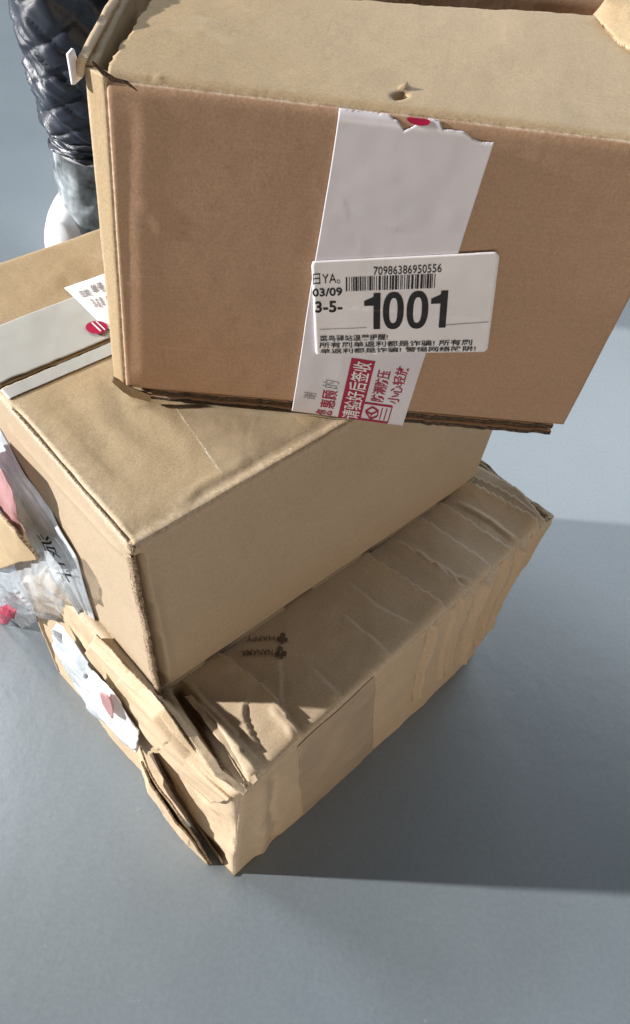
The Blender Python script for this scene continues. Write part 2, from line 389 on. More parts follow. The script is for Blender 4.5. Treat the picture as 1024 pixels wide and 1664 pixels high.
tp.add('fold', [(775, 775), (840, 810), (902, 858)], 0.0060, 0.0034, 0, wav=.0012)
tp.add('fold', [(560, 940), (610, 985), (680, 1020)], 0.0100, 0.0011, 1, wav=.0012)
tp.add('sharp', [(655, 880), (735, 940), (780, 952)], .003, .0018, 1, wav=.003)
tp.add('sharp', [(735, 815), (800, 850), (850, 890)], .003, .002, 1, wav=.003)
tp.add('sharp', [(780, 752), (850, 795), (885, 835)], .003, -.005, 0, wav=.003)
tp.add('fold', [(560, 1000), (640, 1070)], 0.0120, 0.0011, 1, wav=.0012)
tp.add('fold', [(500, 1080), (560, 1140)], 0.0120, 0.0011, 1, wav=.0012)
tp.add('fold', [(455, 1030), (456, 1130), (470, 1160)], 0.0080, 0.0009, 1, wav=.0012)
top_a = tp.build('top_flap', rootA, M['kraftA'], res=.0015)
# right hand face (along a)
rf = Panel(A['o'], A['a'], A['O'], A['A'], 'ltr', r=.006, amp=.0012, warp=.0022)
rf.add('crease', [(722, 987), (700, 1060), (680, 1130)], .003, .0035, 0, wav=.003)
rf.add('crease', [(760, 960), (735, 1040), (722, 1090)], .003, -.004, 0, wav=.004)
rf.add('r', [(800, 930), (775, 1000), (752, 1075)], .004, .005, 0, wav=.004)
rf.add('r', [(830, 905), (800, 980), (775, 1050)], .004, -.006, 0, wav=.004)
rf.add('r', [(860, 885), (825, 960), (788, 1040)], .003, .005, 0, wav=.004)
rf.add('r', [(880, 865), (840, 950)], .003, -.005, 0, wav=.004)
rf.add('fold', [(845, 895), (812, 972), (781, 1046)], .0025, .003, 0, wav=.003)
rf.add('fold', [(780, 945), (752, 1022), (735, 1085)], .0025, .0025, 0, wav=.003)
rf.add('fold', [(895, 850), (858, 925), (822, 1000)], .002, -.003, 0, wav=.003)
rf.add('r', [(415, 1285), (425, 1340), (430, 1400)], .006, .003, 0, wav=.006)
rf.add('r', [(440, 1270), (446, 1330), (450, 1390)], .004, -.002, 0, wav=.006)
rf.add('r', [(520, 1300), (550, 1280), (572, 1262)], .003, -.003, 1, wav=.004)
rf.build('front_panel', rootA, M['kraftA'], res=.0015)
bt, bmp = patch(rf, 'packing_tape', rootA, M['browntape'], [(485, 1215), (613, 1102), (601, 1238), (492, 1348)], .0004, .0003, 60, 60,
                left=lambda b: .006 * np.sin(b * 31), right=lambda b: 1 - .008 * np.sin(b * 23 + 1) ** 2)
# left face (along b)
lf = Panel(A['b'], A['o'], A['B'], A['O'], 'rt', r=.006, amp=.0016, warp=.003)
lf.add('r', [(240, 1190), (300, 1260), (360, 1330)], .004, .003, 1, wav=.008)
lf.add('r', [(180, 1080), (240, 1150), (310, 1230)], .003, -.004, 1, wav=.008)
lf.add('r', [(120, 1020), (190, 1100), (260, 1190)], .004, .004, 1, wav=.01)
lf.add('fold', [(150, 1060), (230, 1150), (352, 1290)], .003, .003, 0, wav=.005)
lf.add('fold', [(250, 1200), (310, 1270), (368, 1345)], .003, -.003, 1, wav=.005)
lf.build('side_panel', rootA, M['kraftA'], res=.0018)
rr = Panel(A['a'], A['ab'], A['A'], A['AB'], 'lt', r=.006); rr.build('side_panel', rootA, M['kraftA'], res=.004)
bk = Panel(A['ab'], A['b'], A['AB'], A['B'], '', r=.006); bk.build('back_panel', rootA, M['kraftA'], res=.006)
bo = Panel(A['b'] + [0,0,.001], A['ab'] + [0,0,.001], A['o'] + [0,0,.001], A['a'] + [0,0,.001], '', th=-.002); bo.build('bottom_flap', rootA, M['kraftA'], res=.01)

def sheet(name, parent, rows, mat, nu=80, th=.002, amp=.002, seed=0, edge=None, nv=None, fr=45, smooth=True, streak=0):
    """loose board or paper sheet lofted through rows of 3D points (each row a polyline)"""
    rows = [np.array(r, float) for r in rows]
    def res(r, n):
        t = np.linspace(0, 1, len(r)); q = np.linspace(0, 1, n); return np.stack([np.interp(q, t, r[:, k]) for k in range(3)], 1)
    G = np.stack([res(r, nu) for r in rows], 0)
    if nv is None: nv = max(len(rows) * 8, 12)
    t = np.linspace(0, 1, len(rows)); q = np.linspace(0, 1, nv)
    G2 = np.zeros((nv, nu, 3))
    for i in range(nu):
        for k in range(3): G2[:, i, k] = np.interp(q, t, G[:, i, k])
    P = G2
    for _ in range(2):
        P[1:-1] = (P[:-2] + 2 * P[1:-1] + P[2:]) / 4; P[:, 1:-1] = (P[:, :-2] + 2 * P[:, 1:-1] + P[:, 2:]) / 4
    du = np.gradient(P, axis=1); dv = np.gradient(P, axis=0); n = np.cross(du, dv); n /= np.linalg.norm(n, axis=2, keepdims=True) + 1e-12
    h = fbm(P * fr, seed, 4); h2 = 1 - np.abs(fbm(P * fr * .8 + 3, seed + 1, 3)) * 3
    if streak:
        a_, b_ = np.meshgrid(np.linspace(0, 1, nv), np.linspace(0, 1, nu), indexing='ij')
        q3 = np.stack([a_ * streak + b_ * 1.5, b_ * 3.5, a_ * 0 + seed], -1); h = fbm(q3, seed, 2); h2 = 1 - 3.2 * np.abs(fbm(q3 * [1.2, .8, 1], seed + 1, 2))
    P = P + n * (amp * (h + .6 * h2))[..., None]
    rg = fbm(P * 150, seed + 2, 3) * th * .8
    P[0] += du[0] * 0 + dv[0] / (np.linalg.norm(dv[0], axis=1, keepdims=True) + 1e-9) * rg[0][:, None]; P[-1] += dv[-1] / (np.linalg.norm(dv[-1], axis=1, keepdims=True) + 1e-9) * rg[-1][:, None]
    Q = P - n * th
    nn = nv * nu; idx = np.arange(nn).reshape(nv, nu)
    loop = np.concatenate([idx[:, 0], idx[-1, 1:], idx[-2::-1, -1], idx[0, -2:0:-1]]); l2 = np.roll(loop, -1)
    F = np.concatenate([gridf(nv, nu, 0, True), gridf(nv, nu, nn), np.stack([l2, l2 + nn, loop + nn, loop], 1)])
    mi = [0] * (2 * (nv - 1) * (nu - 1)) + [1 if edge else 0] * len(loop)
    return mesh(name, np.concatenate([P.reshape(-1, 3), Q.reshape(-1, 3)]), F, None, parent, mats=[mat, edge or mat], mi=mi, smooth=smooth)
def on(pn, pts, off):
    out = []
    for p, o in zip(pts, off if hasattr(off, '__len__') else [off] * len(pts)):
        d = ray(*p); t = ((pn.o + o * pn.n - CP) @ pn.n) / (d @ pn.n); out.append(CP + d * t)
    return out
# crushed top fold that overhangs the left face
sheet('torn_flap', rootA, [on(lf, [(160, 1030), (212, 1088), (270, 1150), (318, 1215), (392, 1290)], [.000, .001, .002, .001, -.002]),
                     on(lf, [(146, 1048), (196, 1105), (250, 1168), (300, 1236), (372, 1300)], [.006, .007, .009, .009, .006]),
                     on(lf, [(138, 1062), (180, 1120), (232, 1188), (280, 1250), (345, 1304)], [.003, .005, .006, .006, .004])],
      M['kraftA'], 160, .0012, .0026, 3, M['corr'], nv=60, streak=3.2)
sheet('torn_flap', rootA, [on(tp, [(262, 1140), (312, 1205), (350, 1262), (398, 1292)], [.002, .003, .003, .001]),
                     on(tp, [(270, 1134), (322, 1196), (362, 1252), (404, 1284)], [.001, .0024, .0024, .001])], M['kraftA'], 90, .0014, .0016, 1, M['corr'], nv=12)
sheet('torn_flap', rootA, [on(tp, [(300, 1132), (344, 1186), (384, 1240), (412, 1276)], [.000, .001, .001, .000]),
                     on(tp, [(310, 1130), (356, 1180), (398, 1234), (420, 1268)], [.001, .002, .002, .001])], M['kraftA'], 90, .0014, .0016, 4, M['corr'], nv=12)
# outward-torn lower edge of the left face, two plies over a dark sheet painted as the gap's shade
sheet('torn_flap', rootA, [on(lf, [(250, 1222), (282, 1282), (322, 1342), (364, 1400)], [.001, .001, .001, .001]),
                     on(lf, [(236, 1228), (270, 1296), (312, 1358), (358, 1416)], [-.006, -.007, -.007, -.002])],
      M['ink_and_gap'], 60, .0008, .0008, 1, nv=10)
sheet('torn_flap', rootA, [on(lf, [(228, 1212), (246, 1260), (296, 1330), (352, 1412)], [.010, .014, .013, .005]),
                     on(lf, [(226, 1222), (240, 1276), (288, 1346), (346, 1420)], [.008, .010, .010, .004])],
      M['kraftA'], 110, .0015, .0014, 1, M['corr'], nv=14)
sheet('torn_flap', rootA, [on(lf, [(231, 1236), (243, 1272), (296, 1344), (352, 1418)], [.013, .017, .016, .006]),
                     on(lf, [(232, 1250), (243, 1288), (296, 1362), (350, 1428)], [.012, .014, .013, .004])],
      M['kraftA'], 110, .0015, .0014, 2, M['corr'], nv=14)
sheet('torn_flap', rootA, [on(lf, [(-40, 790), (0, 830), (30, 862), (58, 896)], [.012, .012, .012, .010]), on(lf, [(-40, 930), (0, 925), (34, 912), (64, 906)], [.010, .010, .010, .009])], M['kraftBt'], 50, .002, .001, 1, M['corr'], nv=20)
# printed clover marks
cm = Ink()
def clover(cx, cy, r, rot):
    for k, (dx, dy, rr_) in enumerate([(0, -.62, .52), (-.58, .2, .5), (.58, .2, .5)]):
        c, s_ = math.cos(rot), math.sin(rot); x, y = cx + r * (dx * c - dy * s_), cy + r * (dx * s_ + dy * c)
        n = 12; cm.put(np.array([(x + r * rr_ * math.cos(t * 2 * math.pi / n), y + r * rr_ * math.sin(t * 2 * math.pi / n)) for t in range(n)]), [list(range(n))])
    c, s_ = math.cos(rot), math.sin(rot)
    cm.quad([(cx + r * (x * c - y * s_), cy + r * (x * s_ + y * c)) for x, y in ((-.15, 0), (.15, 0), (.3, 1.1), (-.3, 1.1))])
clover(459, 1039, 8.5, .1); clover(456, 1062, 9.5, -.1)
cm.text('HAPPY', 400, 446, 1034, 1042, .01, 180); cm.text('NANAMA', 392, 443, 1056, 1066, .01, 180)
def pxmap(pn):
    def mp(a, b, o=0.0):
        uv = np.array([pn.px(x, y) for x, y in zip(np.ravel(a), np.ravel(b))]); return pn.at(uv[:, 0], uv[:, 1], .0006 + o)
    return mp
cm.build('printed_mark', rootA, M['ink_and_gap'], pxmap(tp))
# plastic and label on the left face
ob = sheet('plastic_wrap', rootA, [on(lf, [(92, 1010), (120, 1045), (165, 1110), (222, 1195)], [.004, .006, .006, .003]),
                             on(lf, [(84, 1030), (112, 1085), (160, 1150), (222, 1215)], [.012, .014, .012, .006]),
                             on(lf, [(84, 1050), (118, 1120), (168, 1180), (215, 1222)], [.006, .007, .006, .003])], M['pouch'], 90, .0004, .004, 4, nv=50, streak=5)
sheet('shipping_label', rootA, [on(lf, [(150, 1090), (185, 1130), (226, 1188)], [.012, .012, .007]), on(lf, [(130, 1120), (170, 1178), (220, 1226)], [.013, .013, .006])], M['paper'], 50, .0004, .0025, 2, nv=20)
for i_, (q1, q2) in enumerate([([(163, 1125), (172, 1128), (180, 1140)], [(165, 1142), (176, 1160), (184, 1168)])]):
    sheet('printed_mark', rootA, [on(lf, q1, [.016, .016, .016]), on(lf, q2, [.016, .016, .016])], M['pink'], 16, .0003, .0012, 5, nv=8)
fix_parent(rootA)

# =================================================================== MIDDLE CARTON
B = boxpts(-.0815, .183, ZA + .002, R(48.49), .3123, .2317, ZB - ZA - .002)
B['o'] = bpz(259, 1128, ZA + .002); B['a'] = bpz(772, 778, ZA + .002); B['O'] = bpz(212, 892, ZB)
WOB[0] = .4
rootB = empty('cardboard_box', B['o'], 'middle box of the stack, tan with a white taped seam and plastic pouch', 'box', 'cardboard boxes stacked on the floor')
# top: near flap and far flap with the seam between
def lerp(a, b, t): return a + (b - a) * t
sm = .5
# seam passes photo points (0,638)-(165,572)
TB = Panel(B['O'], B['A'], B['B'], B['AB'], 'lbr', r=.0045, amp=.0004, warp=.0006)
sv = TB.px(60, 606)[1]
TB.add('sharp', [(18, 668), (100, 765), (205, 884)], .0035, -.010, 0, wav=.0015)
TB.add('sharp', [(10, 672), (60, 733), (120, 798)], .002, -.006, 2, wav=.002)
TB.add('r', [(222, 872), (380, 778), (560, 676)], .007, -.0012, 0, wav=.004)
TB.add('r', [(262, 825), (330, 785), (420, 740)], .003, .0006, 1, wav=.01)
for k in range(7): TB.add('r', [(40 + k * 34, 640 - k * 14), (110 + k * 34, 722 - k * 14), (190 + k * 34, 812 - k * 14)], .006, .00025 * (-1) ** k, 1, wav=.012)
TB.build('top_flap', rootB, M['kraftBt'], res=.0014, v1=sv - .0006, rag=.0022, ragk='t', wearw=.013, edge='corr_shaded')
TB2 = Panel(B['O'], B['A'], B['B'], B['AB'], 'tlr', r=.0045, amp=.0006, warp=.002)
TB2.add('r', [(0, 470), (60, 455), (150, 430)], .01, .001, 1, wav=.02)
TB2.build('top_flap', rootB, M['kraftCt'], res=.002, v0=sv + .0006, rag=.0022, ragk='b', edge='corr_shaded')
# white tape over the seam with a crack along it
r1 = np.random.default_rng(3)
jag = np.interp(np.linspace(0, 1, 400), np.linspace(0, 1, 60), r1.random(60))
def J(t, k=1.): return np.interp((np.asarray(t) * k) % 1, np.linspace(0, 1, 400), jag)
vt, vl = TB.px(0, 532)[1], TB.px(8, 653)[1]
gap = lambda a: .0
wt, wmp = patch(TB, 'sealing_tape', rootB, M['wtape'], [(.003, vt), (.26, vt), (.26, sv + .0008), (.003, sv + .0022)], .0008, .0004, 200, 40, isuv=True, bot=lambda a: 1 - .025 * J(a) * np.clip(1 - a * 2.2, 0, 1))
wt2, _ = patch(TB, 'sealing_tape', rootB, M['wtape'], [(.003, sv - .0016), (.26, sv + .0004), (.26, vl), (.003, vl)], .0005, .0004, 200, 30, isuv=True, top=lambda a: .06 * J(a, 2) * np.clip(1 - a * 2.2, 0, 1))
lg = Ink()
cl = Ink()
LC, lmp = patch(TB, 'shipping_label', rootB, M['paper'], [(106, 473), (200, 440), (240, 575), (168, 534)], .0018, .0004, 24, 24)
lg.text('日期', .14, .30, .16, .30, .02); lg.text('单号', .36, .58, .10, .26, .02); lg.text('3-5', .22, .36, .36, .52, .02); lg.text('11', .40, .56, .34, .48, .02)
lg.build('printed_text', LC, M['grey_ink'], lmp)
n = 20; cx, cy = 158, 538
cl.put(np.array([(cx + 18 * math.cos(t * 2 * math.pi / n), cy + 10.5 * math.sin(t * 2 * math.pi / n)) for t in range(n)]), [list(range(n))])
rd = cl.build('printed_logo', wt, M['red'], lambda a, b, o: pxmap(TB)(a, b, .0022))
c2 = Ink(); c2.line((150, 531), (165, 545), 2.5); c2.line((157, 529), (172, 543), 2.0); c2.build('printed_logo', wt, M['tape'], lambda a, b, o: pxmap(TB)(a, b, .0026))
# front (right-hand) face
FB = Panel(B['o'], B['a'], B['O'], B['A'], 'trb', r=.0045, amp=.0004, warp=.0012)
FB.add('sharp', [(221, 912), (240, 1000), (266, 1118)], .0048, -.030, 0, wav=.0012)
FB.add('r', [(238, 905), (256, 1010), (280, 1115)], .004, .0012, 1, wav=.003)
FB.add('r', [(570, 873), (578, 868)], .002, .001, 1)
FB.build('front_panel', rootB, M['kraftB'], res=.0011)
# left face ends in a raw corrugated edge
LB = Panel(B['b'], B['o'], B['B'], B['O'], 't', r=.0045, amp=.0004, warp=.0016, th=.0016)
LB.add('r', [(20, 700), (110, 800), (200, 890)], .003, .0008, 0, wav=.002)
LB.build('side_panel', rootB, M['kraftB'], res=.0016, rag=.002, ragk='r')
# corrugated ply edge along the open corner
E0, E1 = B['O'], B['o']; dN = -np.cross(FB.U, FB.V); dN = FB.n
rows = []
nn = 130
t = np.linspace(.03, .985, nn); ctr = E0[None] * (1 - t)[:, None] + E1[None] * t[:, None] + (fbm(np.stack([t * 9, t * 0, t * 0], 1), 2) * .0016)[:, None] * FB.U
V = []; 
for j, (du_, dn_) in enumerate([(-.0016, -.003), (-.0014, .0012), (-.0004, .0020), (.0006, .0012), (.0008, -.003)]):
    wv = (.0005 * np.sin(t * 330) if j in (2, 3) else 0 * t) + .0004 * fbm(np.stack([t * 60, t * 0 + j, t * 0], 1), 1)
    V.append(ctr + du_ * FB.U + (dn_ + wv)[:, None] * FB.n)
V = np.array(V); mesh('corrugated_edge', V.reshape(-1, 3), gridf(5, nn), None, rootB, mats=[M['corr']])
Panel(B['a'], B['ab'], B['A'], B['AB'], 'lt', r=.0045).build('side_panel', rootB, M['kraftB'], res=.005)
Panel(B['ab'], B['b'], B['AB'], B['B'], 't', r=.0045).build('back_panel', rootB, M['kraftB'], res=.006)
Panel(B['b'], B['ab'], B['o'], B['a'], '', th=-.003).build('bottom_flap', rootB, M['kraftB'], res=.008)
# clear tape across near flap
patch(TB, 'clear_tape', rootB, M['cleartape'], [(283, 660), (400, 610), (500, 700), (364, 776)], .00012, .00006, 40, 40, bot=lambda a: .97 + .02 * J(a))
# plastic document pouch on the left face
bulge = lambda A_, B_: .006 + .0 * A_
sheet('document_pouch', rootB, [on(LB, [(-60, 640), (0, 700), (42, 775), (85, 835), (128, 905), (160, 1030)], [.001, .001, .001, .001, .001, .002]),
                          on(LB, [(-60, 700), (-5, 745), (35, 815), (70, 880), (110, 950), (150, 1032)], [.005, .005, .006, .006, .006, .004]),
                          on(LB, [(-60, 760), (-5, 800), (40, 862), (70, 915), (105, 965), (148, 1030)], [.009, .009, .009, .009, .009, .006])], M['pouch'], 140, .0005, .0020, 1, nv=70, streak=6)
sheet('shipping_label', rootB, [on(LB, [(-60, 700), (0, 765), (18, 800), (36, 860)], [.018, .018, .018, .017]),
                          on(LB, [(-60, 770), (0, 830), (20, 858), (40, 880)], [.020, .020, .020, .018])], M['pink'], 40, .0005, .002, 3, nv=20)
pk = Ink(); pk.text('派件', 0, 1, 0, 1, .01, 0)
def pouchmap(a, b, o=0.):
    q = [np.array(v, float) for v in ((58, 866), (78, 870), (124, 948), (98, 944))]
    a, b = np.asarray(a), np.asarray(b); a_, b_ = b, a
    pp = ((1-a_)*(1-b_))[:, None]*q[0] + (a_*(1-b_))[:, None]*q[1] + (a_*b_)[:, None]*q[2] + ((1-a_)*b_)[:, None]*q[3]
    return np.array(on(LB, [tuple(v) for v in pp], list(.0098 - .0040 * a_)))
pk.build('printed_text', rootB, M['ink'], pouchmap)
# crumpled clear bag end hanging from the pouch
sheet('plastic_bag', rootB, [on(LB, [(-30, 885), (30, 900), (75, 895), (105, 930), (112, 965)], [.012, .016, .016, .014, .012]),
                       on(LB, [(-30, 930), (20, 950), (60, 950), (90, 965), (105, 985)], [.022, .026, .024, .020, .014]),
                       on(LB, [(-30, 980), (20, 985), (55, 985), (80, 990), (95, 1005)], [.020, .024, .022, .018, .012]),
                       on(LB, [(-30, 1020), (8, 1022), (45, 1018), (66, 1008), (85, 1010)], [.012, .016, .014, .012, .008])], M['film'], 90, .0003, .008, 2, nv=90, fr=24)
sheet('printed_mark', rootB, [on(LB, [(-20, 990), (12, 985), (26, 992)], [.032, .034, .032]), on(LB, [(-20, 1018), (8, 1016), (24, 1004)], [.028, .030, .028])], M['red'], 20, .0004, .004, 4, nv=12)
fix_parent(rootB)

# =================================================================== TOP CARTON
zf = ZB + .009
Cb = boxpts(-.1119, .2898, zf, R(4.22), .2414, .155, ZC - zf)
C = dict(Cb)
C['o'] = bpz(183, 612, zf); C['a'] = bpz(916, 690, zf); C['O'] = bpz(134, 108, ZC); C['A'] = bpz(1150, 240, ZC)
yv = np.array([-math.sin(R(5)), math.cos(R(5)), 0]); 
C['b'] = C['o'] + yv * .155; C['ab'] = C['a'] + yv * .155; C['B'] = C['O'] + yv * .155; C['AB'] = C['A'] + yv * .155
WOB[0] = .22
rootC = empty('cardboard_box', C['o'], 'small brown box on top of the stack with 1001 sticker on white tape', 'box', 'cardboard boxes stacked on the floor')
ux = (C['a'] - C['o']) / np.linalg.norm(C['a'] - C['o'])
# corner strip: cut the front-left corner
cu = .0068
fo, fO = C['o'] + ux * cu * .85 - yv * .0, C['O'] + ux * cu * 1.1
so, sO = C['o'] + yv * .001, C['O'] + yv * .001
C['o2'], C['O2'] = fo + ux * .002 - yv * .006, fO + ux * .002 - yv * .006
FC = Panel(C['o2'], C['a'], C['O2'], C['A'], 'tl', r=.0018, amp=.00006, warp=.0002)
FC.rr = {'t': .006}
FC.add('r', [(228, 180), (226, 400), (228, 600)], .005, .0004, 0, wav=.001)
FC.add('r', [(214, 200), (210, 400), (214, 600)], .004, -.0004, 0, wav=.001)
FC.add('r', [(236, 330), (262, 350), (280, 385)], .003, .0004, 1, wav=.004)
FC.build('front_panel', rootC, M['kraftC'], res=.0014, wearw=.0001, edge='kraftC')
def crack_shade(name, pts, w, mat, z=.001):
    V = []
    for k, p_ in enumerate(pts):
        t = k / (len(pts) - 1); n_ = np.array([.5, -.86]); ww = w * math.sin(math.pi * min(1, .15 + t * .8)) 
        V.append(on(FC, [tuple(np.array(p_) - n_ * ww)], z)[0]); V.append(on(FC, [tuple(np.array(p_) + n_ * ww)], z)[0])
    mesh(name, V, [(2 * i, 2 * i + 1, 2 * i + 3, 2 * i + 2) for i in range(len(pts) - 1)], M['corr_shaded'], rootC)
CS = Panel(so, C['o2'], sO, C['O2'], 'lr', r=.0018, amp=.0003, warp=.0008)
CS.build('corner_fold', rootC, M['kraftCt'], res=.001, rag=.001, ragk='t', wearw=.0001, edge='kraftCt')
LCp = Panel(C['b'], so, C['B'], sO, 'r', r=.0018, amp=.0005, warp=.0012); LCp.build('side_panel', rootC, M['kraftCt'], res=.002, rag=.002, ragk='t', edge='kraftCt')
Panel(C['a'], C['ab'], C['A'], C['AB'], 'l', r=.004, warp=.002).build('side_panel', rootC, M['kraftC'], res=.002, rag=.002, ragk='t')
Panel(C['ab'], C['b'], C['AB'], C['B'], '', r=.004).build('back_panel', rootC, M['kraftC'], res=.005)
crack_shade('painted_crack_shade', [(150, 100), (168, 118), (186, 130), (206, 134), (224, 148)], 4.5, None, .0022)  # flat dark strip on the board, paints the shade of a corner crack
# top front flap, hinged on the front panel, reaching to the open gap
far0, far1 = bpz(262, -26, ZC - .002), bpz(990, 21, ZC + .000)
FT = Panel(C['O2'], C['A'], far0 , far1 + ux * .02, 'b', r=.0018, amp=.0004, warp=.0022, th=.004)
FT.rr = {'b': .006}
FT.add('r', [(236, 152), (250, 140), (262, 128)], .0025, -.003, 1, wav=.002)
FT.add('r', [(256, 126), (258, 134)], .0015, .002, 1)
FT.add('r', [(642, 160), (666, 153)], .0012, -.009, 1, wav=.002)
FT.add('r', [(656, 146), (668, 142)], .0012, .0024, 1, wav=.002)
FT.build('top_flap', rootC, M['kraftCt'], res=.0014, rag=.002, ragk='lt', wearw=.0001, edge='kraftCt')
# rear flap behind the dark gap
rb0, rb1 = C['B'] + ux * .01, C['AB'] - ux * .01
gp = .012
Panel(lerp(far0, far0, 0) + yv * gp - [0, 0, .09], far1 + yv * gp - [0, 0, .09], rb0 - [0, 0, .08], rb1 - [0, 0, .08], 't', amp=.0004, warp=.001).build('top_flap', rootC, M['kraftC'], res=.003)
# inner minor flap seen dark at the top left, and outer rim of the left wall standing up
sheet('inner_flap', rootC, [[sO + ux * .002 + [0, 0, -.05], lerp(sO, C['B'], .5) + ux * .002 + [0, 0, -.05], C['B'] + ux * .002 + [0, 0, -.05]],
                      [sO + ux * .03 + [0, 0, -.055], lerp(sO, C['B'], .5) + ux * .03 + [0, 0, -.055], C['B'] + ux * .03 + [0, 0, -.055]]], M['kraftC'], 60, .003, .001, 1, M['corr'], nv=20)
sheet('torn_flap', rootC, [[sO + ux * -.001 + [0, 0, -.004], lerp(sO, C['B'], .5) - ux * .001 + [0, 0, -.004], C['B'] - ux * .001 + [0, 0, -.004]],
                     [sO + ux * .0015 + [0, 0, .003], lerp(sO, C['B'], .5) + ux * .003 + [0, 0, .004], C['B'] + ux * .004 + [0, 0, .004]]], M['kraftA'], 70, .003, .0005, 2, M['kraftA'], nv=14)
sheet('torn_flap', rootC, [[sO + ux * -.004 + yv * -.003 + [0, 0, -.006], sO + ux * -.002 + yv * .004 + [0, 0, -.006]],
                     [sO + ux * -.0045 + yv * -.002 + [0, 0, .004], sO + ux * -.003 + yv * .001 + [0, 0, .005]]], M['paper'], 12, .0012, .0004, 2, nv=12)
# lifted right flap
q0, q1 = bpz(965, 24, ZC + .001), bpz(1075, 112, ZC + .001)
sheet('side_flap', rootC, [[q0, lerp(q0, q1, .5) - ux * .004, q1], [bpz(985, -2, ZC + .008), bpz(1040, 22, ZC + .008), bpz(1090, 80, ZC + .006)],
                     [bpz(992, -50, ZC + .014), bpz(1050, -20, ZC + .014), bpz(1105, 40, ZC + .012)]], M['kraftCt'], 50, .003, .0016, 3, M['corr'], nv=26)
# bottom flaps showing as layered raw edges
bo0 = C['o2'] - [0, 0, zf] + [0, 0, ZB]
for k, (z_, out, m_) in enumerate([(.0012, .0015, 'kraftC'), (.0052, .0005, 'kraftC')]):
    p0 = C['o2'] * [1, 1, 0] + [0, 0, ZB + z_] - yv * (out - .003) + ux * .008; p1 = C['a'] * [1, 1, 0] + [0, 0, ZB + z_] - yv * (out - .003) - ux * .004
    q0_, q1_ = p0 + yv * .15, p1 + yv * .15
    Panel(p0, p1, q0_, q1_, '', amp=.0004, warp=.0006, th=.0026).build('bottom_flap', rootC, M[m_], res=.0025, rag=.003, ragk='b', edge='corr_shaded')
sheet('torn_flap', rootC, [on(FC, [(184, 612), (205, 626), (246, 640)], [.001, .001, .001]), on(FC, [(182, 622), (202, 640), (244, 652)], [.003, .004, .002])], M['kraftCt'], 40, .0016, .0008, 3, M['corr_shaded'], nv=12)
# white sealing tape with torn top, wrapping under
jt = np.random.default_rng(11); jx = np.linspace(0, 1, 34); jy = jt.random(34) * .5
base_t = np.interp(jx, [0, .05, .22, .32, .42, .55, .58, .72, .80, .9, 1.], [.0, -.012, -.012, .02, .045, .03, .002, .03, .045, .04, .02])
def topf(a): return np.interp(a, jx, base_t + jy * .022) - .012
TAPE = [(553, 166), (806, 214), (654, 690), (474, 666)]
def topf(a): return np.interp(a, [0, .03, .12, .20, .25, .28, .34, .37, .42, .45, .50, .55, .58, .61, .66, .72, .80, .86, .93, 1.], [.0, -.006, -.016, -.022, -.002, -.020, .004, .006, .030, .024, .004, -.008, -.028, -.030, .010, .006, .004, .018, .022, .018]) + .004 * J(a, 3)
TC, tmp = patch(FC, 'sealing_tape', rootC, M['tape'], TAPE, .0006, .0004, 120, 120, top=topf, left=lambda b: .004 * np.sin(b * 9))
k1 = Ink(); k1.put(np.array([(.50 + .075 * math.cos(t), -.004 + .014 * math.sin(t)) for t in np.linspace(0, 2 * math.pi, 18, endpoint=False)]), [list(range(18))]); k1.build('printed_logo', TC, M['red'], tmp, .0005)
ki = Ink()
ki.text('惠顾', .235, .37, .885, .965, .012, 90, -.0); ki.text('您', .21, .36, .975, .998, .01, 90)
ki.text('防潮防压', .655, .77, .772, .905, .012, 90, 0.); ki.text('小心轻放', .80, .905, .745, .905, .012, 90, 0.)
# carton pictogram
for p, q in [((.60, .918), (.86, .918)), ((.86, .918), (.86, .994)), ((.86, .994), (.60, .994)), ((.60, .994), (.60, .918)), ((.78, .93), (.78, .985)), ((.82, .93), (.82, .985)),
             ((.64, .955), (.69, .932)), ((.69, .932), (.75, .945)), ((.75, .945), (.755, .97)), ((.755, .97), (.70, .987)), ((.70, .987), (.64, .955)), ((.64, .955), (.70, .965)), ((.70, .965), (.75, .945)), ((.70, .965), (.70, .987))]:
    ki.line(p, q, .009 if abs(p[0]-q[0]) > abs(p[1]-q[1]) * 0 else .009)
ki.build('printed_text', TC, M['red'], tmp, .0003)
rb = Ink(); rb.rect(.415, .74, .615, .999); 
for i in range(6): pass
rbo = rb.build('printed_band', TC, M['red'], tmp, .0002)
wi = Ink(); wi.text('请验好后签收', .44, .595, .748, .996, .012, 90); wi.build('printed_text', TC, M['paper'], tmp, .0005)
gi = Ink(); gi.text('的', .225, .36, .842, .875, .0, 90); gi.text('谢', .08, .19, .905, .935, -.005, 90); gi.build('printed_text', TC, M['grey_ink'], tmp, .0003)
